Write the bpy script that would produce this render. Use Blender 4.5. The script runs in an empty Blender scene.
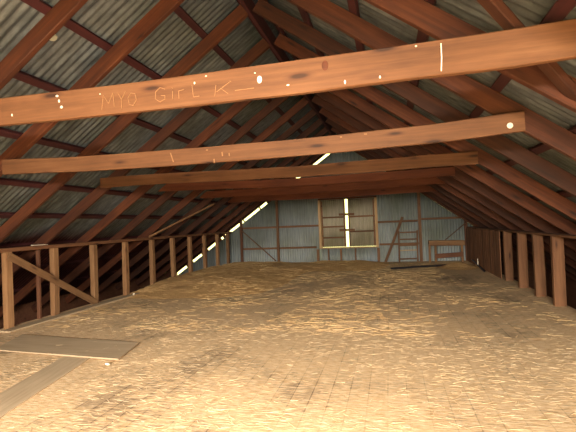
import bpy, bmesh, math, random
import numpy as np
from mathutils import Vector, Matrix, noise
random.seed(7); rng = np.random.default_rng(7)
S = bpy.context.scene; COL = S.collection
EYE = 1.5                      # camera height over the loft floor
# ---------------------------------------------------------------- camera
FPX = 413.45
F = Vector((-0.23786697, 0.97110821, 0.01918737)).normalized()
R = Vector((0.9703206, 0.23846718, -0.04014151)).normalized()
U = R.cross(F).normalized(); R = F.cross(U).normalized()
cam_d = bpy.data.cameras.new('camera'); cam = bpy.data.objects.new('camera', cam_d); COL.objects.link(cam)
M = Matrix((R, U, -F)).transposed().to_4x4(); M.translation = Vector((0, 0, EYE)); cam.matrix_world = M
cam_d.sensor_width = 36; cam_d.lens = FPX / 576 * 36; cam_d.clip_start = .02
S.camera = cam
EYEV = Vector((0, 0, EYE))
def ray(px, py): return F + R * ((px - 288) / FPX) - U * ((py - 216) / FPX)
def at(px, py, Y):
    d = ray(px, py); return EYEV + d * (Y / d.y)
def on_floor(px, py, z=0.0):
    d = ray(px, py); return EYEV + d * ((z - EYE) / d.z)
# ---------------------------------------------------------------- roof geometry
XR0, ZR = -1.658, 2.853 + EYE
TL, TR = math.tan(.6052), math.tan(.6309)
AL, AR = .6052, .6309
XL, XRW, D = -6.013, 2.615, 15.247
XLE, XRE = -8.55, 4.88
YB = -3.2                      # rear gable behind the camera
OL, OR, DL, DR = .065, .10, .17, .18     # rafter centre above the roof line, rafter depth
def roof(x): return ZR + (TL * (x - XR0) if x < XR0 else -TR * (x - XR0))
def on_roof(px, py, side, off=0.0):
    d = ray(px, py); t = TL if side < 0 else TR
    s = (ZR - EYE - off + side * t * XR0) / (d.z + side * t * d.x)
    return EYEV + d * s
# ---------------------------------------------------------------- materials
def new_mat(name):
    m = bpy.data.materials.new(name); m.use_nodes = True; nt = m.node_tree
    b = nt.nodes['Principled BSDF']; return m, nt, b
def N(nt, t, **k):
    n = nt.nodes.new(t)
    for a, v in k.items():
        if a.startswith('i_'):
            key = a[2:]; key = int(key) if key.isdigit() else key.replace('_', ' ')
            n.inputs[key].default_value = v
        else: setattr(n, a, v)
    return n
def ramp(nt, fac, stops):
    r = nt.nodes.new('ShaderNodeValToRGB'); nt.links.new(fac, r.inputs[0]); e = r.color_ramp.elements
    while len(e) < len(stops): e.new(.5)
    for q, (p, c) in zip(e, stops): q.position = p; q.color = (*c, 1)
    return r.outputs[0]
def wood(name, dark, mid, light, rough=.75, bump=.35, vary=.35, knots=True):
    m, nt, b = new_mat(name); L = nt.links.new
    tc = N(nt, 'ShaderNodeTexCoord'); oi = N(nt, 'ShaderNodeObjectInfo')
    add = N(nt, 'ShaderNodeVectorMath', operation='ADD'); L(tc.outputs['Object'], add.inputs[0])
    cx = N(nt, 'ShaderNodeVectorMath', operation='SCALE'); cx.inputs[0].default_value = (37, 19, 53); L(oi.outputs['Random'], cx.inputs['Scale']); L(cx.outputs[0], add.inputs[1])
    mp = N(nt, 'ShaderNodeMapping'); L(add.outputs[0], mp.inputs[0]); mp.inputs['Scale'].default_value = (1.1, 26, 26)
    n1 = N(nt, 'ShaderNodeTexNoise', i_Scale=1.0, i_Detail=6.0, i_Roughness=.65); L(mp.outputs[0], n1.inputs[0])
    mp2 = N(nt, 'ShaderNodeMapping'); L(add.outputs[0], mp2.inputs[0]); mp2.inputs['Scale'].default_value = (1.6, 5, 5)
    n2 = N(nt, 'ShaderNodeTexNoise', i_Scale=1.0, i_Detail=4.0, i_Roughness=.6); L(mp2.outputs[0], n2.inputs[0])
    mx = N(nt, 'ShaderNodeMath', operation='MULTIPLY_ADD'); mx.inputs[1].default_value = .55; L(n1.outputs[0], mx.inputs[0])
    h = N(nt, 'ShaderNodeMath', operation='MULTIPLY'); h.inputs[1].default_value = .45; L(n2.outputs[0], h.inputs[0]); L(h.outputs[0], mx.inputs[2])
    c = ramp(nt, mx.outputs[0], [(.3, dark), (.5, mid), (.68, light)])
    v = N(nt, 'ShaderNodeMapRange'); L(oi.outputs['Random'], v.inputs[0]); v.inputs[3].default_value = 1 - vary; v.inputs[4].default_value = 1 + vary
    hs = N(nt, 'ShaderNodeHueSaturation'); L(c, hs.inputs['Color']); L(v.outputs[0], hs.inputs['Value'])
    out = hs.outputs[0]
    if knots:
        vo = N(nt, 'ShaderNodeTexVoronoi', i_Scale=1.0); mp3 = N(nt, 'ShaderNodeMapping'); L(add.outputs[0], mp3.inputs[0]); mp3.inputs['Scale'].default_value = (1.7, 7, 7); L(mp3.outputs[0], vo.inputs[0])
        k = ramp(nt, vo.outputs['Distance'], [(.07, (.25, .2, .2)), (.14, (.75, .7, .7)), (.22, (1, 1, 1))])
        mm = N(nt, 'ShaderNodeMix', data_type='RGBA', blend_type='MULTIPLY'); mm.inputs[0].default_value = 1; L(out, mm.inputs[6]); L(k, mm.inputs[7]); out = mm.outputs[2]
    L(out, b.inputs['Base Color']); b.inputs['Roughness'].default_value = rough
    bp = N(nt, 'ShaderNodeBump', i_Strength=bump, i_Distance=.01); L(mx.outputs[0], bp.inputs['Height']); L(bp.outputs[0], b.inputs['Normal'])
    return m
def plain(name, col, rough=.7, metal=0):
    m, nt, b = new_mat(name)
    n1 = N(nt, 'ShaderNodeTexNoise', i_Scale=30.0, i_Detail=3.0)
    c = ramp(nt, n1.outputs[0], [(.35, tuple(x * .8 for x in col)), (.65, tuple(min(1, x * 1.15) for x in col))])
    nt.links.new(c, b.inputs['Base Color']); b.inputs['Roughness'].default_value = rough; b.inputs['Metallic'].default_value = metal
    return m
def iron(name, a, bcol, ccol, stretch, seam=True):
    m, nt, b = new_mat(name); L = nt.links.new
    tc = N(nt, 'ShaderNodeTexCoord'); mp = N(nt, 'ShaderNodeMapping'); L(tc.outputs['Object'], mp.inputs[0]); mp.inputs['Scale'].default_value = stretch
    n1 = N(nt, 'ShaderNodeTexNoise', i_Scale=1.0, i_Detail=6.0, i_Roughness=.7); L(mp.outputs[0], n1.inputs[0])
    n2 = N(nt, 'ShaderNodeTexNoise', i_Scale=.9, i_Detail=3.0); L(tc.outputs['Object'], n2.inputs[0])
    c1 = ramp(nt, n1.outputs[0], [(.3, a), (.5, bcol), (.72, ccol)])
    c2 = ramp(nt, n2.outputs[0], [(.35, (.75, .75, .62)), (.6, (1, 1, 1)), (.8, (.85, .95, 1.1))])
    mm = N(nt, 'ShaderNodeMix', data_type='RGBA', blend_type='MULTIPLY'); mm.inputs[0].default_value = 1; L(c1, mm.inputs[6]); L(c2, mm.inputs[7])
    o_ = mm.outputs[2]
    if seam:   # the lowest sheets, near the eaves, darkened: shade of the aisles put into the colour
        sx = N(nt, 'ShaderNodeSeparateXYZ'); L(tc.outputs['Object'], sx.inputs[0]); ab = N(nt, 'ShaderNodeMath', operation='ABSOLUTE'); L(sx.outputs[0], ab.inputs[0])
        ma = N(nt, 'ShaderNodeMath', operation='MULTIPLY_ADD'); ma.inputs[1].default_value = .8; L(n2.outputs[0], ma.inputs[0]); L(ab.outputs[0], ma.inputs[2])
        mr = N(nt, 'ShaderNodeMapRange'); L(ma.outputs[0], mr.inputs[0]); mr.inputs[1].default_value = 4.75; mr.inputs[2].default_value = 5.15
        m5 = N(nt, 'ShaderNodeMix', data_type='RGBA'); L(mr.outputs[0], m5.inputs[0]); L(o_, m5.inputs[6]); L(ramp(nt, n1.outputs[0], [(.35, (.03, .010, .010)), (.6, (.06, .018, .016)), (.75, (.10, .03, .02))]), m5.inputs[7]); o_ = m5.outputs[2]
    L(o_, b.inputs['Base Color']); b.inputs['Roughness'].default_value = .55; b.inputs['Metallic'].default_value = .25
    return m
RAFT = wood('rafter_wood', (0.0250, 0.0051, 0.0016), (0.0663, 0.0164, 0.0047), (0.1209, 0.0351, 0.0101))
PLATE = wood('plate_wood', (0.0720, 0.0304, 0.0144), (0.1440, 0.0640, 0.0304), (0.2080, 0.0960, 0.0480))
BEAM = wood('tie_beam_wood', (0.0725, 0.0279, 0.0100), (0.1338, 0.0546, 0.0201), (0.1896, 0.0864, 0.0362), vary=.1)
BEAM2 = wood('dim_tie_beam_wood', (0.0864, 0.0216, 0.0086), (0.1440, 0.0374, 0.0130), (0.2016, 0.0612, 0.0216), vary=.15)
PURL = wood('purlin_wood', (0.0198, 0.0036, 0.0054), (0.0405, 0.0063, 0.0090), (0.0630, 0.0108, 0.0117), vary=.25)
POST = wood('post_wood', (0.1496, 0.0748, 0.0336), (0.2693, 0.1421, 0.0673), (0.3590, 0.2094, 0.1047), vary=.18)
POSTR = wood('right_post_wood', (0.0952, 0.0408, 0.0190), (0.1700, 0.0748, 0.0340), (0.2312, 0.1088, 0.0510), vary=.15)
STUD = wood('gable_stud_wood', (0.1130, 0.0525, 0.0283), (0.1938, 0.0969, 0.0501), (0.2745, 0.1453, 0.0808), vary=.3)
OLDB = wood('old_board_wood', (0.3680, 0.2720, 0.1760), (0.4800, 0.3680, 0.2480), (0.5600, 0.4400, 0.3120), vary=.1, knots=False)
PALE = wood('pale_board_wood', (.38, .24, .12), (.55, .38, .2), (.68, .5, .3), vary=.1)
LINING = wood('lining_board_wood', (.12, .05, .025), (.20, .09, .045), (.28, .13, .07), vary=.3)
BACKB = wood('dark_board_wood', (0.0960, 0.0360, 0.0176), (0.1600, 0.0640, 0.0336), (0.2240, 0.0960, 0.0520), vary=.3)
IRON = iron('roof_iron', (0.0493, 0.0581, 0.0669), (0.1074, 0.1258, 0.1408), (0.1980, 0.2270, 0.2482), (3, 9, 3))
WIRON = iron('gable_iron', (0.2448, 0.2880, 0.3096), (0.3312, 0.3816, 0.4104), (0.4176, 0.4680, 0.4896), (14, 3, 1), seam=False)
SIRON = iron('shutter_iron', (0.4000, 0.3760, 0.3040), (0.5280, 0.4960, 0.4080), (0.6240, 0.5840, 0.4960), (14, 3, 1), seam=False)
DARK = plain('dark_metal', (.015, .014, .02), .5)
WHITE = plain('pale_paint', (.85, .78, .66), .6)
TIN = plain('pale_tin', (.5, .52, .42), .5)
SCR = plain('scratched_pale_wood', (.30, .155, .07), .8)
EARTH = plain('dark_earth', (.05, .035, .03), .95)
# ---------------------------------------------------------------- object helpers
def link(name, me, mat, parent=None):
    o = bpy.data.objects.new(name, me); COL.objects.link(o)
    if mat: me.materials.append(mat)
    if parent: o.parent = parent; o.matrix_parent_inverse = Matrix.Identity(4)
    return o
def tag(o, label, cat, group=None, kind=None):
    if label: o['label'] = label
    if cat: o['category'] = cat
    if group: o['group'] = group
    if kind: o['kind'] = kind
    return o
def structure(o): o['kind'] = 'structure'; return o
def empty(name, loc):
    o = bpy.data.objects.new(name, None); COL.objects.link(o); o.location = loc; return o
def frame_matrix(A, B, up):
    x = (B - A).normalized(); z = Vector(up); z = (z - x * z.dot(x)).normalized(); y = z.cross(x)
    m = Matrix((x, y, z)).transposed().to_4x4(); m.translation = (A + B) / 2; return m
def member(name, pts, w, h, mat, up=(0, 0, 1), parent=None, rough=.004, seed=None, cham=.006, seg=.35, taper=None):
    """a sawn timber along pts: w across, h along 'up'; slightly uneven, edges chamfered"""
    pts = [Vector(p) for p in pts]; A, B = pts[0], pts[-1]
    m = frame_matrix(A, B, up); inv = m.inverted()
    lp = [inv @ p for p in pts]
    n = max(2, int((B - A).length / seg)); xs = []
    sd = random.uniform(0, 500) if seed is None else seed
    def interp(x):
        if len(lp) == 2: return lp[0].lerp(lp[1], (x - lp[0].x) / (lp[1].x - lp[0].x))
        X = [p.x for p in lp]; k = min(max(sum(1 for q in X if q <= x) - 1, 0), len(lp) - 2)
        t = (x - X[k]) / (X[k + 1] - X[k])
        p0 = lp[max(k - 1, 0)]; p1 = lp[k]; p2 = lp[k + 1]; p3 = lp[min(k + 2, len(lp) - 1)]
        v = .5 * ((2 * p1) + (p2 - p0) * t + (2 * p0 - 5 * p1 + 4 * p2 - p3) * t * t + (3 * p1 - p0 - 3 * p2 + p3) * t ** 3)
        return Vector((x, v.y, v.z))
    verts = []; faces = []
    for i in range(n + 1):
        x = lp[0].x + (lp[-1].x - lp[0].x) * i / n; c = interp(x)
        k = 1 if taper is None else 1 + (taper - 1) * i / n
        a, b = w / 2 * k, h / 2 * k; q = min(cham, a * .4, b * .4)
        for j, (yy, zz) in enumerate([(-a + q, -b), (a - q, -b), (a, -b + q), (a, b - q), (a - q, b), (-a + q, b), (-a, b - q), (-a, -b + q)]):
            e = noise.noise(Vector((x * 1.3 + sd, (j // 2) * 3.7, 0))) * rough; e2 = noise.noise(Vector((x * 1.3 + sd, 50 + (j // 2) * 3.7, 0))) * rough
            verts.append((x, c.y + yy + e, c.z + zz + e2))
    for i in range(n):
        for j in range(8):
            a0 = i * 8 + j; b0 = i * 8 + (j + 1) % 8; faces.append((a0, b0, b0 + 8, a0 + 8))
    faces.append(tuple(reversed(range(8)))); faces.append(tuple(n * 8 + j for j in range(8)))
    me = bpy.data.meshes.new(name); me.from_pydata(verts, [], faces)
    bm = bmesh.new(); bm.from_mesh(me); bmesh.ops.recalc_face_normals(bm, faces=bm.faces); bm.to_mesh(me); bm.free()
    o = link(name, me, mat)
    if parent is not None:
        o.parent = parent; m = Matrix.Translation(-parent.location) @ m if parent.type == 'EMPTY' else parent.matrix_world.inverted() @ m
    o.matrix_basis = m
    bpy.context.view_layer.update()
    return o
def corrugated(name, origin, u, v, lu, lv, mat, pitch=.092, amp=.011, rows=4, thick=0, parent=None, zfun=None, step=6):
    """sheet: ribs run along v, repeat along u, wave along u x v"""
    u = Vector(u).normalized(); v = Vector(v).normalized(); nrm = u.cross(v)
    nu = int(lu / pitch * step); verts = []; faces = []
    for i in range(nu + 1):
        a = lu * i / nu; w = math.cos(a / pitch * 2 * math.pi) * amp
        for j in range(rows + 1):
            b = lv * j / rows
            if zfun: b = zfun(a) * j / rows
            verts.append(u * a + v * b + nrm * w)
    for i in range(nu):
        for j in range(rows):
            k = i * (rows + 1) + j; faces.append((k, k + rows + 1, k + rows + 2, k + 1))
    me = bpy.data.meshes.new(name); me.from_pydata([tuple(p) for p in verts], [], faces)
    for p in me.polygons: p.use_smooth = True
    o = link(name, me, mat); o.location = Vector(origin)
    if parent: o.parent = parent; o.location = Vector(origin) - parent.location
    so = o.modifiers.new('sheet', 'SOLIDIFY'); so.thickness = .0015; so.offset = 0
    return o
def boxmesh(name, lo, hi, mat, parent=None, bevel=.004):
    lo = Vector(lo); hi = Vector(hi); c = (lo + hi) / 2; bm = bmesh.new(); bmesh.ops.create_cube(bm, size=1)
    for v in bm.verts: v.co = Vector((v.co.x * (hi.x - lo.x), v.co.y * (hi.y - lo.y), v.co.z * (hi.z - lo.z)))
    if bevel: bmesh.ops.bevel(bm, geom=bm.edges[:], offset=bevel, segments=1, affect='EDGES')
    me = bpy.data.meshes.new(name); bm.to_mesh(me); bm.free(); o = link(name, me, mat); o.location = c
    if parent: o.parent = parent; o.location = c - parent.location
    return o
ORD = ['first', 'second', 'third', 'fourth', 'fifth', 'sixth', 'seventh', 'eighth', 'ninth', 'tenth', 'eleventh', 'twelfth', 'thirteenth', 'fourteenth', 'fifteenth']
# ---------------------------------------------------------------- the setting
def floor_material():
    m, nt, b = new_mat('strawy_floorboards'); L = nt.links.new
    tc = N(nt, 'ShaderNodeTexCoord'); sp = N(nt, 'ShaderNodeSeparateXYZ'); L(tc.outputs['Object'], sp.inputs[0])
    dv = N(nt, 'ShaderNodeMath', operation='DIVIDE'); dv.inputs[1].default_value = .162; L(sp.outputs[0], dv.inputs[0])
    fr = N(nt, 'ShaderNodeMath', operation='FRACT'); L(dv.outputs[0], fr.inputs[0])
    fl = N(nt, 'ShaderNodeMath', operation='FLOOR'); L(dv.outputs[0], fl.inputs[0])
    seam = ramp(nt, fr.outputs[0], [(0, (.12, .1, .08)), (.045, (1, 1, 1)), (.955, (1, 1, 1)), (1, (.12, .1, .08))])
    wn = N(nt, 'ShaderNodeTexWhiteNoise', noise_dimensions='1D'); L(fl.outputs[0], wn.inputs['W'])
    mp = N(nt, 'ShaderNodeMapping'); mp.inputs['Scale'].default_value = (18, 1.2, 1); L(tc.outputs['Object'], mp.inputs[0])
    n1 = N(nt, 'ShaderNodeTexNoise', i_Scale=1.0, i_Detail=6.0, i_Roughness=.65); L(mp.outputs[0], n1.inputs[0])
    base = ramp(nt, n1.outputs[0], [(.3, (.32, .22, .13)), (.55, (.45, .32, .20)), (.75, (.55, .41, .27))])
    v = N(nt, 'ShaderNodeMapRange'); L(wn.outputs[0], v.inputs[0]); v.inputs[3].default_value = .8; v.inputs[4].default_value = 1.2
    hs = N(nt, 'ShaderNodeHueSaturation'); L(base, hs.inputs['Color']); L(v.outputs[0], hs.inputs['Value'])
    m1 = N(nt, 'ShaderNodeMix', data_type='RGBA', blend_type='MULTIPLY'); m1.inputs[0].default_value = 1; L(hs.outputs[0], m1.inputs[6]); L(seam, m1.inputs[7])
    # chaff trodden into the boards
    mp2 = N(nt, 'ShaderNodeMapping'); mp2.inputs['Scale'].default_value = (7, 38, 1); mp2.inputs['Rotation'].default_value = (0, 0, .25); L(tc.outputs['Object'], mp2.inputs[0])
    n2 = N(nt, 'ShaderNodeTexNoise', i_Scale=1.0, i_Detail=5.0, i_Roughness=.7); L(mp2.outputs[0], n2.inputs[0])
    n3 = N(nt, 'ShaderNodeTexNoise', i_Scale=.75, i_Detail=4.0, i_Roughness=.6); L(tc.outputs['Object'], n3.inputs[0])
    ad = N(nt, 'ShaderNodeMath', operation='MULTIPLY_ADD'); ad.inputs[1].default_value = 1.1; L(n3.outputs[0], ad.inputs[0]); L(n2.outputs[0], ad.inputs[2])
    msk = ramp(nt, ad.outputs[0], [(.86, (0, 0, 0)), (1.08, (1, 1, 1))])
    n4 = N(nt, 'ShaderNodeTexNoise', i_Scale=1.0, i_Detail=4.0, i_Roughness=.7); mp4 = N(nt, 'ShaderNodeMapping'); mp4.inputs['Scale'].default_value = (10, 60, 1); L(tc.outputs['Object'], mp4.inputs[0]); L(mp4.outputs[0], n4.inputs[0])
    chaff = ramp(nt, n4.outputs[0], [(.32, (.50, .29, .13)), (.5, (.78, .55, .32)), (.66, (.95, .78, .57))])
    m2 = N(nt, 'ShaderNodeMix', data_type='RGBA'); L(msk, m2.inputs[0]); L(m1.outputs[2], m2.inputs[6]); L(chaff, m2.inputs[7])
    seam2 = ramp(nt, fr.outputs[0], [(0, (.68, .64, .6)), (.04, (1, 1, 1)), (.96, (1, 1, 1)), (1, (.68, .64, .6))])
    m3 = N(nt, 'ShaderNodeMix', data_type='RGBA', blend_type='MULTIPLY'); L(ramp(nt, n3.outputs[0], [(.4, (1, 1, 1)), (.62, (.1, .1, .1))]), m3.inputs[0]); L(m2.outputs[2], m3.inputs[6]); L(seam2, m3.inputs[7])
    L(m3.outputs[2], b.inputs['Base Color']); b.inputs['Roughness'].default_value = .9
    bp = N(nt, 'ShaderNodeBump', i_Strength=.6, i_Distance=.012); L(n2.outputs[0], bp.inputs['Height']); L(bp.outputs[0], b.inputs['Normal'])
    return m
structure(boxmesh('floor', (XL - .12, YB, -.05), (XRW + .12, D + .05, 0), floor_material(), bevel=0))
# lower aisles outside the knee walls, down to the eaves
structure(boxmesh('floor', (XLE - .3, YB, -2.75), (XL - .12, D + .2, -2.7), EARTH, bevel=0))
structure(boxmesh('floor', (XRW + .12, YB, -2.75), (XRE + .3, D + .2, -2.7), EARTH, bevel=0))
structure(boxmesh('wall_left', (XLE - .06, YB, -2.7), (XLE, D + .2, roof(XLE) + .32), BACKB, bevel=0))
structure(boxmesh('wall_right', (XRE, YB, -2.7), (XRE + .06, D + .2, roof(XRE) + .36), BACKB, bevel=0))
structure(boxmesh('trim_1', (XL - .13, YB, -2.7), (XL - .121, D, -.002), BACKB, bevel=0))
structure(boxmesh('trim_2', (XRW + .121, YB, -2.7), (XRW + .13, D, -.002), BACKB, bevel=0))
# roof iron: two slopes of the ceiling
OFFL, OFFR = .265, .308
lenL = (XR0 - XLE + .1) / math.cos(AL); lenR = (XRE - XR0 + .1) / math.cos(AR)
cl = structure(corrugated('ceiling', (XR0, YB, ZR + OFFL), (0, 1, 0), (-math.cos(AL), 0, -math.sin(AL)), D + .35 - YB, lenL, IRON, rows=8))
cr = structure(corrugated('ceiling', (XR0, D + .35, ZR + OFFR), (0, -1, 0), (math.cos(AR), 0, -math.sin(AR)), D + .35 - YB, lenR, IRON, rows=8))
tp = on_roof(54, 39, -1, -.20)
bm = bmesh.new(); bmesh.ops.create_cone(bm, cap_ends=True, segments=20, radius1=.045, radius2=.035, depth=.012)
me = bpy.data.meshes.new('tin_washer'); bm.to_mesh(me); bm.free(); wsh = link('tin_washer', me, TIN)
wsh.matrix_world = Matrix.Translation(tp + Vector((-.008, 0, .012)))@ Matrix.Rotation(-AL, 4, 'Y') @ Matrix.Rotation(math.pi, 4, 'X')
tag(wsh, 'round pale tin washer pressed on the roof iron between two purlins, upper left', 'washer')
cap = [(XR0 - .35, ZR + OFFL + .03 - .35 * TL), (XR0, ZR + OFFR + .03), (XR0 + .35, ZR + OFFR + .03 - .35 * TR)]
cv = [(x, y, z + dz) for dz in (0, .004) for y in (YB - .05, D + .4) for x, z in cap]
me = bpy.data.meshes.new('trim_3'); me.from_pydata(cv, [], [(0, 1, 4, 3), (1, 2, 5, 4), (6, 9, 10, 7), (7, 10, 11, 8), (0, 3, 9, 6), (2, 8, 11, 5), (0, 6, 7, 1), (1, 7, 8, 2), (3, 4, 10, 9), (4, 5, 11, 10)]); structure(link('trim_3', me, IRON))
# far gable (iron), with the opening of the shuttered window cut out
WX0, WX1, WZ0, WZ1 = -2.51, -.47, EYE - .93, EYE + .83
YG = D + .03
def gtop(x): return roof(x) - (.05 if x < XR0 else -.062)
def gable_sheet(x0, x1, z0, z1=None, n=''):
    zf = (lambda a: (gtop(x0 + a) if z1 is None else z1) - z0)
    return structure(corrugated('wall_back', (x0, YG, z0), (1, 0, 0), (0, 0, 1), x1 - x0, 1, WIRON, rows=2, zfun=zf))
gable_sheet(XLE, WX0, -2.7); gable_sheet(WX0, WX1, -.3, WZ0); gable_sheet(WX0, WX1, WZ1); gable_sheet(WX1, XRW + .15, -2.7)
for q in range(9):
    x0 = XRW + .152 + q * .235; structure(boxmesh('wall_back', (x0, YG - .01, -2.7), (x0 + .232, YG + .015, roof(x0 + .232) + .27), BACKB, bevel=0))  # dark boards added in place of iron, to darken the right aisle
# rear gable behind the camera: boards with an added opening for the fill lamp
for lo, hi in [((XLE, YB - .05, -2.7), (-2.4, YB, 4.9)), ((2.4, YB - .05, -2.7), (XRE, YB, 4.9)), ((-2.4, YB - .05, 2.35), (2.4, YB, 4.9)), ((-2.4, YB - .05, -2.7), (2.4, YB, 0))]:
    structure(boxmesh('wall_front', lo, hi, BACKB, bevel=0))
# ---------------------------------------------------------------- shuttered window
win = structure(empty('window_1', ((WX0 + WX1) / 2, D, WZ0)))
YW = D + .02
JAMB = wood('window_frame_wood', (.45, .27, .13), (.66, .44, .24), (.78, .58, .36), vary=.05, knots=False)
member('jamb', [(WX0 - .01, D + .04, WZ0 - .03), (WX0 - .01, D + .04, WZ1)], .09, .22, JAMB, up=(0, 1, 0), parent=win)
member('jamb', [(WX1 + .01, D + .04, WZ0 - .03), (WX1 + .01, D + .04, WZ1)], .09, .22, JAMB, up=(0, 1, 0), parent=win)
member('head', [(WX0 - .045, D + .04, WZ1 + .03), (WX1 + .045, D + .04, WZ1 + .03)], .22, .05, RAFT, parent=win)
member('sill', [(WX0 - .045, D + .04, WZ0 - .02), (WX1 + .045, D + .04, WZ0 - .02)], .22, .035, PALE, parent=win)
gapx = at(347, 222, D + .12).x
for x0, x1, off in [(WX0 + .038, gapx - .05, .11), (gapx + .05, WX1 - .038, .13)]:
    sh = empty('shutter', (0, 0, 0)); sh.parent = win; sh.location = Vector(((x0 + x1) / 2, D + off, WZ0 + .006)) - win.location
    pan = corrugated('iron_panel', (0, 0, 0), (1, 0, 0), (0, 0, 1), x1 - x0, WZ1 - WZ0 + .04, SIRON, rows=1, pitch=.076)
    pan.parent = sh; pan.location = (-(x1 - x0) / 2, 0, 0)
    for zz in (.35, .75, 1.1) if x0 < gapx - .5 else (.55, 1.1):
        rl = boxmesh('rail', (-(x1 - x0) / 2 + .01, -.045, zz - .03), ((x1 - x0) / 2 - .01, -.012, zz + .03), STUD); rl.parent = sh
    st = (x1 - x0) / 2
    for sx in (-st + .03, st - .04):
        s2 = boxmesh('stile', (sx - .025, -.075, .01), (sx + .025, -.046, WZ1 - WZ0 - .05), STUD); s2.parent = sh
for zz in (WZ0 + .62, WZ0 + 1.2):   # bars that cross the bright gap
    member('crossbar', [(gapx - .28, D + .05, zz), (gapx + .28, D + .05, zz)], .03, .085, STUD, parent=win)
# ---------------------------------------------------------------- far gable timbers
YS = D - .055
GS = 'timbers of the far gable wall'
def gable_piece(name, p, q, w, h, label, cat, mat=STUD, Y=YS, up=(0, 1, 0)):
    o = member(name, [at(*p, Y), at(*q, Y)], w, h, mat, up=up); tag(o, label, cat, GS); return o
def vert(px, x0y, x1y, **k): return (px, x0y), (px, x1y)
def stud(pxb, pyb, ztop, label, w=.09, mat=STUD, z0=0.0):
    b = at(pxb, pyb, YS); o = member('wall_stud', [(b.x, YS, z0), (b.x, YS, ztop)], w, .09, mat, up=(0, 1, 0)); tag(o, label, 'stud', GS); return b.x
zr1 = EYE - .106; zr2 = EYE - .909
stud(242, 250, 1.95, 'upright stud at the left corner of the iron gable wall', mat=BACKB)
stud(278.5, 250, 3.1, 'tall upright stud between left corner and shuttered window', mat=STUD)
stud(318, 250, WZ0 - .06, 'short upright stud under the left edge of the shuttered window')
stud(328.5, 250, WZ0 - .06, 'thin short stud below left half of the shuttered window', w=.05)
stud(341, 250, WZ0 - .06, 'short stud below the middle of the shuttered window', w=.06)
stud(355.5, 250, WZ0 - .06, 'short stud below right half of the shuttered window', w=.05)
stud(378.5, 250, WZ0 - .06, 'short upright stud under the right edge of the shuttered window')
stud(421, 250, 3.0, 'tall upright stud beside the ladder on the far wall', w=.1)
stud(467, 250, 2.1, 'upright stud at the right corner of the iron gable wall', w=.1, mat=BACKB)
YRL = D - .125
def rail(x0, x1, z, label):
    o = member('wall_rail', [(x0, YRL + .11, z), (x1, YRL + .11, z)], .03, .075, STUD); tag(o, label, 'rail', GS)
xs = {k: at(k, 250, YS).x for k in (242, 278.5, 318, 378.5, 421, 467)}
rail(xs[242] + .05, xs[278.5] - .05, zr1, 'upper horizontal rail in the leftmost bay of the far wall')
rail(xs[278.5] + .05, WX0 - .05, zr1, 'upper horizontal rail running up to left side of shuttered window')
rail(WX1 + .05, xs[421] - .06, zr1 + .04, 'upper horizontal rail right of the shuttered window behind leaning prop')
rail(xs[421] + .06, xs[467] - .06, zr1 + .09, 'upper horizontal rail in the rightmost bay of the far wall')
rail(xs[242] + .05, xs[278.5] - .05, zr2, 'lower horizontal rail in the leftmost bay of the far wall')
rail(xs[278.5] + .05, xs[318] - .05, zr2, 'lower horizontal rail left of and level with window sill')
rail(xs[378.5] + .05, xs[421] - .06, zr2 + .04, 'lower horizontal rail behind the ladder on the far wall')
gable_piece('diagonal_brace', (242, 231), (276, 261), .025, .07, 'diagonal brace falling to the right in left bay of far wall', 'brace', Y=YS - .065)
gable_piece('diagonal_brace', (465.5, 223), (444, 241), .025, .06, 'thin diagonal brace over bench in right corner of far wall', 'brace', Y=YS - .065)
a, b = at(402.5, 217, D - .14), on_floor(385.5, 264)
o = member('leaning_prop', [Vector((a.x, D - .14, a.z)), Vector((b.x, D - .22, .02))], .09, .05, STUD, up=(0, 1, 0)); tag(o, 'leaning timber prop against far wall between window and ladder', 'prop')
# ladder: two stiles and five rungs, standing against the wall
YLd = D - .30
lad = empty('ladder', (at(410, 255, YLd).x, YLd, 0)); tag(lad, 'short wooden ladder standing against the far wall left of the bench', 'ladder')
for (pt, pb) in [((398.6, 231), (399.5, 262)), ((417.2, 230), (417.8, 261))]:
    a = at(*pt, YLd); b = at(*pb, YLd); member('stile', [(a.x, YLd, a.z), (b.x, YLd - .03, .01)], .05, .05, STUD, up=(0, 1, 0), parent=lad)
for py in (232.5, 239.5, 245.5, 250.5, 259):
    a = at(399.5, py, YLd); b = at(417, py - .6, YLd)
    member('rung', [(a.x + .01, YLd - .01, a.z), (b.x - .01, YLd - .01, b.z)], .03, .045, STUD if py != 250.5 else OLDB, parent=lad)
# bench / rack in the right corner
YBn = D - .5
bn = empty('bench', (at(450, 262, YBn).x, YBn, 0)); tag(bn, 'rough wooden bench rack with back board in the far right corner', 'bench')
a = at(428.5, 243, YBn); b = at(466, 242, YBn)
member('top_board', [(a.x, YBn, a.z), (b.x - .06, YBn, b.z - .02)], .3, .17, POST, parent=bn)
a2 = at(435, 256, YBn); b2 = at(463, 254, YBn)
member('shelf_board', [(a2.x, YBn - .06, a2.z), (b2.x, YBn - .06, b2.z)], .04, .15, BACKB, parent=bn)
for px in (429.5, 435.5, 462):
    q = at(px, 246, YBn); member('leg', [(q.x, YBn + .02, a.z - .07), (q.x, YBn + .02, 0)], .07, .07, POST, up=(0, 1, 0), parent=bn)
# boarded lining behind the far right posts
k = 0
yy = 10.72
while yy < D - .16:
    o = member('lining_board', [(XRW - .10, yy + .11, 0), (XRW - .10, yy + .11, 1.12 + random.uniform(-.02, .02))], .205, .02, LINING, up=(1, 0, 0), cham=.003, seg=.6)
    tag(o, 'vertical brown lining board of the far right wall, number %d from its near end' % (k + 1), 'board', 'lining boards at the far right'); k += 1; yy += .222
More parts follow.
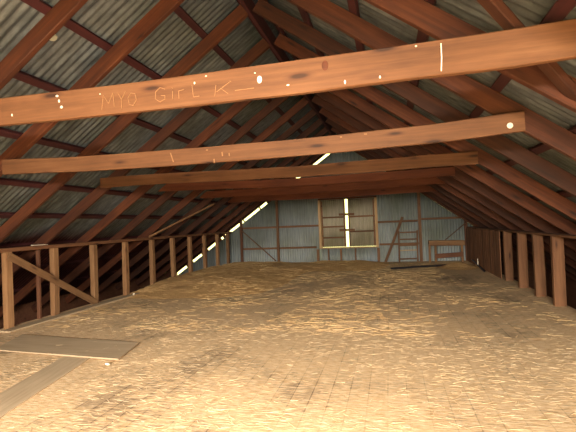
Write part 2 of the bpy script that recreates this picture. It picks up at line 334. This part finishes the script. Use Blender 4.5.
# ---------------------------------------------------------------- rafters, purlins, ridge
RY = [2.1, 3.24, 4.12, 5.16, 6.2, 7.27, 8.33, 9.4, 10.45, 11.5, 12.55, 13.6, 14.5]
def raf_pts(side, y):
    if side < 0: return [Vector((XR0 - .085, y, ZR + OL - .085 * TL)), Vector((XLE + .03, y, roof(XLE + .03) + OL))]
    return [Vector((XR0 + .085, y, ZR + OR - .085 * TR)), Vector((XRE - .03, y, roof(XRE - .03) + OR))]
for side in (-1, 1):
    nm = 'left' if side < 0 else 'right'
    kv = 0
    for y in RY:
        y2 = y
        up = (TL, 0, -1) if False else ((-math.sin(AL), 0, math.cos(AL)) if side < 0 else (math.sin(AR), 0, math.cos(AR)))
        p = raf_pts(side, y); dy = random.uniform(-.012, .012); mid = (p[0] + p[1]) / 2 + Vector((0, dy * .6, 0)); 
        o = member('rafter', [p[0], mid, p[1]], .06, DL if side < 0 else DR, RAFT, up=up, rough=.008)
        if y < 2.9: lab = 'red-brown %s slope rafter nearer than every tie beam, at upper edge' % nm
        else: lab = 'red-brown %s slope rafter, %s counted from the nearest tie beam towards the gable' % (nm, ORD[kv]); kv += 1
        tag(o, lab, 'rafter', 'rafters of the %s slope' % nm)
    # gable rafter close to the iron
    sgn = side; t = TL if side < 0 else TR; xe = XLE if side < 0 else XRE
    up = (side * math.sin(AL if side < 0 else AR), 0, math.cos(AL if side < 0 else AR))
    o = member('gable_rafter', [Vector((XR0 + side * .075, D + .05, ZR + .14 - .075 * t)), Vector((xe, D + .05, roof(xe) + .14))], .05, .12, RAFT, up=up)
    tag(o, 'end rafter over the gap at top of the far gable, %s slope' % nm, 'rafter')
for i, (pa, pb) in enumerate(((186.5, 192.5), (201.5, 207.5), (215.5, 221), (223, 225.2), (227, 229.6), (243.2, 244), (259, 260), (266.5, 284))):
    xa, xb = (at(q, 273 - .784 * (q - 177), D).x for q in (pa, pb)); x = (xa + xb) / 2; hw = (xb - xa) / 2
    o = member('packing_block', [(x - hw, D + .03, roof(x) + .02 - hw * TL), (x + hw, D + .03, roof(x) + .02 + hw * TL)], .05, .14, BACKB, up=(-math.sin(AL), 0, math.cos(AL)), cham=.003)
    tag(o, 'small dark block breaking the bright roof gap of far gable, %s from the eave' % ORD[i], 'block', 'packing blocks in the roof gap')
PLX = [-1.78, -2.33, -3.04, -3.68, -4.34, -5.03, -5.64, -6.35, -7.05, -7.8]
PRX = [-1.5, -.9, -.25, .36, 1.0, 1.62, 2.25, 2.9, 3.6, 4.3]
for side, X in ((-1, PLX), (1, PRX)):
    for i, x in enumerate(X):
        nm = 'left' if side < 0 else 'right'
        up = (side * math.sin(AL if side < 0 else AR), 0, math.cos(AL if side < 0 else AR))
        z = roof(x) + (OL + .103 + .034 if side < 0 else OR + .111 + .034)
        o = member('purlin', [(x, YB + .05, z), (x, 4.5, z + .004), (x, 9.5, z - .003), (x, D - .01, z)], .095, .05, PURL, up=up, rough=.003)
        tag(o, 'dark maroon purlin under the %s roof iron, %s down from the ridge' % (nm, ORD[i]), 'purlin', 'purlins of the %s slope' % nm)
o = member('ridge_board', [(XR0, YB + .05, ZR + .02), (XR0, D - .03, ZR + .02)], .045, .22, PURL); tag(o, 'dark ridge board where both slopes of rafters meet', 'ridge board')
# diagonal wind brace below the left rafters
a = on_roof(149, 237, -1, .085); b = on_roof(214, 204, -1, .085)
o = member('wind_brace', [a, b], .08, .03, POST, up=(-math.sin(AL), 0, math.cos(AL))); tag(o, 'slanting wind brace under left rafters above the mid knee wall', 'brace')
a = on_roof(478, -12, 1, -.07); b = on_roof(588, 110, 1, -.07)
o = member('roof_strut', [a, b], .10, .05, RAFT, up=(math.sin(AR), 0, math.cos(AR))); tag(o, 'steep red-brown strut under the right rafters, crossing behind the nearest tie beam', 'strut')
# ---------------------------------------------------------------- tie beams
BD = [  # (plane y, pixel centres, height, material)
    (2.66, [(-150, 129), (0, 111.5), (144, 95.5), (288, 78), (432, 58), (520, 46), (640, 27)], .215, BEAM),
    (4.03, [(2, 167.2), (80, 163.8), (144, 159.5), (288, 148), (432, 133.5), (525, 121)], .172, BEAM),
    (6.11, [(100, 183), (145, 179.5), (288, 172), (432, 161), (478, 157.5)], .17, BEAM),
    (8.24, [(152, 188), (288, 182.5), (400, 175), (455, 171)], .165, BEAM2),
    (10.36, [(200, 195), (330, 188), (447, 179)], .19, BEAM2),
    (12.46, [(222, 199.5), (340, 193.5), (438, 187)], .23, BEAM2)]
BL = ['big bright orange-brown tie beam across the top nearest the camera, with scratched lettering', 'second tie beam from the camera, sagging, spanning whole loft with pale tag near right end',
      'third tie beam from the camera, thinner looking, below the second', 'fourth tie beam from the camera, dim red-brown', 'fifth tie beam from the camera, dim, close to the far gable', 'sixth and farthest tie beam, dark, just above the shuttered window']
beams = []
for (y, px, h, mt), lab in zip(BD, BL):
    pts = [at(p[0], p[1], y - .025) for p in px]
    for q in pts: q.y = y
    o = member('tie_beam', pts, .05, h, mt, rough=.007, seg=.2); tag(o, lab, 'beam', 'tie beams across the loft'); beams.append(o)
def on_beam(px, py, y): return at(px, py, y)
def strokes(name, lines, y, w, mat, parent, label=None, th=.0025):
    verts = []; faces = []
    for ln in lines:
        P3 = [at(p[0], p[1], y) for p in ln]
        for a, b in zip(P3, P3[1:]):
            d = (b - a).normalized(); n = Vector((-d.z, 0, d.x)) * w / 2; k = len(verts)
            for yy in (y - th, y + .004):
                for q in (a - n, a + n, b + n, b - n): verts.append((q.x, yy, q.z))
            faces += [(k, k + 1, k + 2, k + 3), (k + 4, k + 7, k + 6, k + 5)] + [(k + i, k + 4 + i, k + 4 + (i + 1) % 4, k + (i + 1) % 4) for i in range(4)]
    inv = parent.matrix_world.inverted()
    me = bpy.data.meshes.new(name); me.from_pydata([tuple(inv @ Vector(v)) for v in verts], [], faces)
    bm = bmesh.new(); bm.from_mesh(me); bmesh.ops.recalc_face_normals(bm, faces=bm.faces); bm.to_mesh(me); bm.free()
    o = link(name, me, mat); o.parent = parent
    if label: o['label'] = label
    return o
bpy.context.view_layer.update()
YF = 2.66 - .025 - .0035
H = lambda L: [[(x / 2, y / 2) for x, y in l] for l in L]
letters = H([[(204, 219), (207, 190), (217, 207), (226, 186), (229, 214)],                       # M
             [(236, 186), (243, 199), (251, 183)], [(243, 199), (244, 217)],                       # Y
             [(262, 186), (256, 196), (259, 209), (267, 211), (273, 200), (270, 187), (262, 186)], # O
             [(330, 178), (320, 175), (311, 184), (311, 198), (320, 204), (330, 198), (330, 191), (322, 191)],  # G
             [(345, 182), (346, 198)], [(344, 175), (345, 177)],                                   # i
             [(358, 197), (357, 182), (368, 179)],                                                # r
             [(384, 170), (387, 194), (399, 192)],                                                # L
             [(432, 170), (430, 192)], [(462, 162), (433, 184)], [(443, 178), (456, 187)],        # K
             [(470, 181), (508, 176)]])
strokes('scratched_lettering', letters, YF, .0038, SCR, beams[0], 'thin pale letters scratched on the beam face')
strokes('chalk_line', [[(441, 43.5), (441.6, 58), (441.3, 71)]], YF, .006, WHITE, beams[0], 'pale vertical chalk line')
def spots(name, L, y, parent, mat=WHITE, label=None):
    inv = parent.matrix_world.inverted(); bm = bmesh.new()
    for (px, py, r, asp) in L:
        c = inv @ at(px, py, y); nrm = inv.to_3x3() @ Vector((0, 1, 0)); 
        mm = Matrix.Translation(c) @ inv.to_3x3().to_4x4() @ Matrix.Diagonal((r, .004, r * asp, 1))
        bmesh.ops.create_uvsphere(bm, u_segments=14, v_segments=8, radius=1, matrix=mm)
    me = bpy.data.meshes.new(name); bm.to_mesh(me); bm.free(); o = link(name, me, mat); o.parent = parent
    if label: o['label'] = label
spots('paint_spot', [(259.5, 79.5, .017, 1.5)], YF, beams[0], label='round white paint spot')
spots('splash_marks', [(57, 96, .012, .7), (59, 101, .008, 1.6), (61.5, 107, .012, .9), (100, 94, .006, .6), (12, 115, .006, 1.8), (194.5, 83, .006, 1.5), (206, 76, .008, .5), (255, 73, .006, .6), (416, 46, .007, .8), (345, 82, .006, 2.2), (380, 77, .006, 1.6), (288, 85, .01, .5)], YF, beams[0], label='small pale splashes')
spots('knot', [(325, 65.5, .022, 1.5)], YF, beams[0], RAFT, 'dark red knot')
Y2 = 4.03 - .025 - .0035
spots('pale_tag', [(510, 125.5, .026, 1)], Y2, beams[1], label='pale stub of paper on the beam')
strokes('scratch_marks', [[(170.5, 153), (173.5, 162)], [(214, 159), (214.5, 163)], [(222, 152), (222.5, 156)], [(229, 153), (229.5, 156)], [(206, 150), (208, 150)], [(340, 137), (342, 137)], [(364, 134), (367, 134)]], Y2, .012, SCR, beams[1])
# ---------------------------------------------------------------- knee walls
ZPL, ZPR = EYE - .272, EYE - .372
LPY = [3.32, 4.38, 5.40, 6.36, 7.40, 8.47, 9.58, 10.62, 11.66, 12.70, 13.77, 14.75]
RPY = [5.45, 6.48, 7.55, 8.42, 9.42, 10.47, 11.5, 12.5, 13.5, 14.6]
o = member('top_plate', [(XL, YB + .05, ZPL + .035), (XL, 5, ZPL + .032), (XL, 10, ZPL + .04), (XL, D - .12, ZPL + .035)], .11, .062, PLATE); tag(o, 'long top plate along the left knee wall, rafters resting on it', 'plate')
o = member('top_plate', [(XRW, YB + .05, ZPR + .018), (XRW, D - .12, ZPR + .018)], .16, .036, PLATE); tag(o, 'long top plate along the right knee wall, rafters resting on it', 'plate')
kv = 0
for y in LPY:
    dx = random.uniform(-.012, .012)
    o = member('wall_post', [(XL + dx, y, 0), (XL, y, ZPL)], .10, .12, POST, up=(0, 1, 0), rough=.008)
    if y < 4: tag(o, 'left knee wall post nearest the camera, just outside the left edge', 'post', 'posts of the left knee wall')
    else: tag(o, 'light brown post of the left knee wall, %s seen from the camera' % ORD[kv], 'post', 'posts of the left knee wall'); kv += 1
kv = 0
for y in RPY:
    o = member('wall_post', [(XRW, y, 0), (XRW + random.uniform(-.01, .01), y, ZPR)], .17, .085, POSTR, up=(0, 1, 0), rough=.008)
    if y < 7: tag(o, 'wide right knee wall post just outside the right edge, ' + ('nearest of all' if y < 6 else 'second nearest'), 'post', 'posts of the right knee wall')
    else: tag(o, 'wide plank post of the right knee wall, %s seen from the camera' % ORD[kv], 'post', 'posts of the right knee wall'); kv += 1
# brace and thin stud on the left knee wall
def on_x(px, py, X): d = ray(px, py); return EYEV + d * (X / d.x)
a = on_x(9, 256, XL + .075); b = on_x(97, 303, XL + .075); 
o = member('diagonal_brace', [a, b], .12, .028, POST, up=(1, 0, 0)); tag(o, 'flat diagonal brace nailed across the nearest posts of left knee wall', 'brace')
a = on_x(35, 246, XL - .14); b = on_x(38.5, 317, XL - .1); b.z = 0.0
o = member('thin_stud', [(a.x + .06, a.y, ZPL - .02), (b.x + .02, b.y, b.z)], .06, .05, BACKB, up=(0, 1, 0)); tag(o, 'thin leaning stud between first and second post of the left knee wall', 'stud')
q = on_x(40, 241.5, XL); o = member('lath_offcut', [(XL - .01, q.y - .17, ZPL + .078), (XL - .01, q.y + .17, ZPL + .078)], .03, .014, WHITE); tag(o, 'small whitish lath offcut lying on left top plate', 'offcut')
# plank on the floor along left posts
a = on_floor(62, 319.5); b = on_floor(134, 294)
o = member('floor_plank', [(XL + .20, a.y - .9, .016), (XL + .21, b.y + .1, .016)], .2, .03, OLDB, seg=.5); tag(o, 'narrow grey plank lying along the foot of the left posts', 'plank')
# sheet of board and plank at lower left
c4 = [on_floor(22, 334.5, .03), on_floor(139, 342.5, .03), on_floor(118, 359, .03), on_floor(-6, 349.5, .03)]
bm = bmesh.new(); n = 10; top = []
for i in range(n + 1):
    row = []
    for j in range(5):
        s, t = i / n, j / 4; p = c4[0].lerp(c4[1], s).lerp(c4[3].lerp(c4[2], s), t)
        row.append(Vector((p.x, p.y, .032 + .003 * noise.noise(p * 1.7))))
    top.append(row)
cen = (c4[0] + c4[2]) / 2; cen.z = 0
vt = [[bm.verts.new(p - cen) for p in r] for r in top]; vb = [[bm.verts.new(Vector((p.x, p.y, .017)) - cen) for p in r] for r in top]
for i in range(n):
    for j in range(4):
        bm.faces.new((vt[i][j], vt[i + 1][j], vt[i + 1][j + 1], vt[i][j + 1])); bm.faces.new((vb[i][j], vb[i][j + 1], vb[i + 1][j + 1], vb[i + 1][j]))
for i in range(n):
    for j in (0, 4): bm.faces.new((vt[i][j], vb[i][j], vb[i + 1][j], vt[i + 1][j]))
for j in range(4):
    for i in (0, n): bm.faces.new((vt[i][j], vb[i][j], vb[i][j + 1], vt[i][j + 1]))
bmesh.ops.recalc_face_normals(bm, faces=bm.faces)
me = bpy.data.meshes.new('board_sheet'); bm.to_mesh(me); bm.free(); o = link('board_sheet', me, OLDB); o.location = cen
tag(o, 'wide flat brown board sheet lying on floor at lower left', 'board')
a = on_floor(-5, 408, .01); b = on_floor(82, 354, .01)
a.z = b.z = .008; a = a + (a - b) * .3
o = member('floor_plank', [a, b], .36, .014, OLDB, seg=.4, cham=.003); tag(o, 'grey plank lying lengthwise, one end under the wide board sheet', 'plank')
q = on_floor(107.5, 364, .02); bm = bmesh.new(); bmesh.ops.create_icosphere(bm, subdivisions=2, radius=.02)
for v in bm.verts: v.co *= 1 + .4 * noise.noise(v.co * 60); v.co.z *= .6; v.co.x *= 1.6
me = bpy.data.meshes.new('paper_scrap'); bm.to_mesh(me); bm.free(); o = link('paper_scrap', me, WHITE); o.location = q; tag(o, 'crumpled white scrap beside the corner of the board sheet', 'scrap')
q = on_floor(134, 294, .05); bm = bmesh.new(); bmesh.ops.create_icosphere(bm, subdivisions=2, radius=.03)
for v in bm.verts: v.co *= 1 + .4 * noise.noise(v.co * 50); v.co.z *= .7
me = bpy.data.meshes.new('paper_scrap'); bm.to_mesh(me); bm.free(); o = link('paper_scrap', me, WHITE); o.location = q; tag(o, 'small pale scrap at the end of plank by the left posts', 'scrap')
# dark pole on the floor near the far wall
a = on_floor(391, 268.6, .03); b = on_floor(447, 265.3, .03); c = on_floor(454, 264.8, .035)
o = member('iron_pole', [a, a.lerp(b, .5) + Vector((0, 0, .01)), b], .07, .06, DARK, cham=.02); tag(o, 'long dark pole lying on the floor before the ladder', 'pole')
e = member('pale_tip', [b, c], .06, .05, WHITE, parent=o, cham=.015); e['label'] = 'white painted tip'
# hooked dark bar leaning in right far corner
root = empty('forked_branch', on_floor(484, 271)); tag(root, 'dark forked branch leaning at the foot of the far right boards', 'branch')
yb = on_floor(484, 271).y
p0 = on_floor(485, 271.5, .02); p1 = at(478, 265, yb); p2 = at(472, 259.5, yb); p3 = at(477.5, 258.5, yb)
member('stem', [p0, p1, p2], .05, .05, DARK, parent=root, cham=.018, seg=.08, taper=.6)
e = member('fork', [p1, p3], .035, .03, WHITE, parent=root, cham=.01, seg=.08, taper=.6); e['label'] = 'pale stripped fork'
# ---------------------------------------------------------------- hay: heap and litter
def smooth(a, b, x): t = np.clip((x - a) / (b - a), 0, 1); return t * t * (3 - 2 * t)
def heap_h(x, y):
    h = .17 * smooth(7.5, 10.5, y) * (1 - smooth(-4.6, -2.2, x)) * (1 - .35 * smooth(12.5, 15, y))
    h += .10 * smooth(12.2, 14.3, y) * smooth(-3.6, -2.2, x) * (1 - smooth(-1.2, .2, x))
    h += .13 * np.exp(-((x - 1.95) ** 2 / .16 + (y - 13.4) ** 2 / .3))
    return h
def hay_mat():
    m, nt, b = new_mat('hay'); L = nt.links.new
    tc = N(nt, 'ShaderNodeTexCoord'); mp = N(nt, 'ShaderNodeMapping'); mp.inputs['Scale'].default_value = (7, 30, 7); L(tc.outputs['Object'], mp.inputs[0])
    n = N(nt, 'ShaderNodeTexNoise', i_Scale=1.0, i_Detail=6.0, i_Roughness=.7); L(mp.outputs[0], n.inputs[0])
    c = ramp(nt, n.outputs[0], [(.3, (.55, .31, .12)), (.5, (.78, .48, .21)), (.72, (.92, .64, .32))]); L(c, b.inputs['Base Color']); b.inputs['Roughness'].default_value = .95
    bp = N(nt, 'ShaderNodeBump', i_Strength=.8, i_Distance=.03); L(n.outputs[0], bp.inputs['Height']); L(bp.outputs[0], b.inputs['Normal'])
    return m
X = np.linspace(XL + .085, XRW - .12, 120); Yg = np.linspace(7.4, D - .12, 110); verts = []; keep = {}
for j, y in enumerate(Yg):
    for i, x in enumerate(X):
        h = float(heap_h(x, y)); nz = .03 * noise.noise(Vector((x * 2.2, y * 2.2, 1))) + .015 * noise.noise(Vector((x * 7, y * 7, 4)))
        verts.append((x, y, h - .012 + nz * min(1, h / .08)))
fs = [(j * 120 + i, j * 120 + i + 1, j * 120 + i + 121, j * 120 + i + 120) for j in range(109) for i in range(119)
      if max(verts[j * 120 + i][2], verts[j * 120 + i + 1][2], verts[j * 120 + i + 121][2], verts[j * 120 + i + 120][2]) > -.004]
me = bpy.data.meshes.new('hay_heap'); me.from_pydata(verts, [], fs)
for p in me.polygons: p.use_smooth = True
o = link('hay_heap', me, hay_mat()); bm = bmesh.new(); bm.from_mesh(me); bmesh.ops.delete(bm, geom=[v for v in bm.verts if not v.link_faces], context='VERTS'); bm.to_mesh(me); bm.free()
tag(o, 'low drift of golden hay spread over the far left floor', 'hay', kind='stuff')
def straw_mat(name, stops):
    m, nt, b = new_mat(name); L = nt.links.new
    g = N(nt, 'ShaderNodeNewGeometry'); c = ramp(nt, g.outputs['Random Per Island'], stops); L(c, b.inputs['Base Color']); b.inputs['Roughness'].default_value = .7
    return m
def litter(name, cnt, ysamp, lenr, wr, mat, label, thr):
    x = rng.uniform(XL + .12, XRW - .1, cnt * 3); y = ysamp(cnt * 3)
    dens = np.array([noise.noise(Vector((a * .7, b * .55, 2.2))) + .5 * noise.noise(Vector((a * 2.3, b * 1.6, 7))) for a, b in zip(x, y)])
    dens -= .35 * smooth(.2, 1.8, x) * smooth(5, 8, y)
    # bare boards: sheet and planks stay mostly clear
    bare = (x < -3.1) & (y < 5.2) & (y > 4.25) | (x < XL + .33) & (y > 5) & (y < 8.2) | (np.abs(x - (-3.55 + .0 * y)) < .2) & (y < 4.35)
    keep = (dens + rng.normal(0, .28, len(x)) > thr) & ~(bare & (rng.random(len(x)) > .06))
    x = x[keep][:cnt]; y = y[keep][:cnt]; n = len(x)
    L = rng.uniform(*lenr, n); w = rng.uniform(*wr, n); th = rng.normal(.1, .5, n); tilt = rng.normal(0, .035, n); curve = rng.normal(0, .05, n)
    z = heap_h(x, y) + rng.uniform(.001, .007, n) + np.abs(np.sin(tilt)) * L / 2 + .035 * (((x < -3.1) & (y < 5.2) & (y > 4.25)))
    d = np.stack([np.cos(th) * np.cos(tilt), np.sin(th) * np.cos(tilt), np.sin(tilt)], 1); s = np.stack([-np.sin(th), np.cos(th), np.zeros(n)], 1)
    c = np.stack([x, y, z], 1); V = np.zeros((n, 9, 3))
    for k, tt in enumerate((-.5, 0, .5)):
        base = c + d * (L * tt)[:, None] + s * (curve * L * (tt * tt))[:, None]
        V[:, k * 3] = base + s * w[:, None] / 2; V[:, k * 3 + 1] = base - s * w[:, None] / 2; V[:, k * 3 + 2] = base + np.array([0, 0, 1]) * w[:, None] * .4
    idx = np.arange(n)[:, None, None] * 9
    q = np.array([[0, 1, 4, 3], [1, 2, 5, 4], [2, 0, 3, 5], [3, 4, 7, 6], [4, 5, 8, 7], [5, 3, 6, 8]])[None] + idx
    me = bpy.data.meshes.new(name); me.vertices.add(n * 9); me.vertices.foreach_set('co', V.ravel()); me.loops.add(n * 24); me.loops.foreach_set('vertex_index', q.ravel().astype(np.int32))
    me.polygons.add(n * 6); me.polygons.foreach_set('loop_start', np.arange(0, n * 24, 4, dtype=np.int32)); me.update(calc_edges=True); me.validate()
    o = link(name, me, mat); tag(o, label, 'straw', kind='stuff'); return o
SM1 = straw_mat('straw_bright', [(0, (.60, .43, .25)), (.5, (.74, .56, .35)), (1, (.82, .69, .50))])
SM2 = straw_mat('straw_golden', [(0, (.56, .34, .14)), (.5, (.74, .50, .23)), (1, (.84, .64, .36))])
litter('straw_litter', 6500, lambda n: 1.7 + 4.6 * rng.random(n) ** 1.15, (.025, .10), (.002, .0045), SM1, 'loose pale straw strewn thickly over the near floorboards', -.1)
litter('hay_litter', 5000, lambda n: 5.5 + 9.5 * rng.random(n), (.06, .2), (.004, .008), SM2, 'golden hay strands scattered over the farther floorboards', .0)
# ---------------------------------------------------------------- light
w = bpy.data.worlds.new('world'); S.world = w; w.use_nodes = True; bg = w.node_tree.nodes['Background']
bg.inputs[0].default_value = (1.0, .97, .38, 1); bg.inputs[1].default_value = 2.6
def area(name, loc, rot, sx, sy, power, col):
    l = bpy.data.lights.new(name, 'AREA'); l.shape = 'RECTANGLE'; l.size = sx; l.size_y = sy; l.energy = power; l.color = col
    o = bpy.data.objects.new(name, l); COL.objects.link(o); o.location = loc; o.rotation_euler = rot; return o
area('rear_fill_lamp', (0, YB - 1.1, 2.75), (math.radians(58), 0, 0), 4.6, 1.7, 4700, (1, .87, .70))  # added fill lamp behind the camera, shining in through the added opening
sp = bpy.data.lights.new('camera_flash', 'SPOT'); sp.energy = 350; sp.color = (1, .83, .65); sp.spot_size = math.radians(94); sp.spot_blend = .75; sp.shadow_soft_size = .03
so = bpy.data.objects.new('camera_flash', sp); COL.objects.link(so); so.location = EYEV + U * .06 - R * .04
aim = ray(175, 262).normalized(); so.rotation_euler = aim.to_track_quat('-Z', 'Y').to_euler()
S.view_settings.view_transform = 'Standard'; S.view_settings.look = 'None'; S.view_settings.gamma = 1; S.view_settings.use_curve_mapping = False
S.view_settings.exposure = .35
S.cycles.max_bounces = 6; S.cycles.use_denoising = True
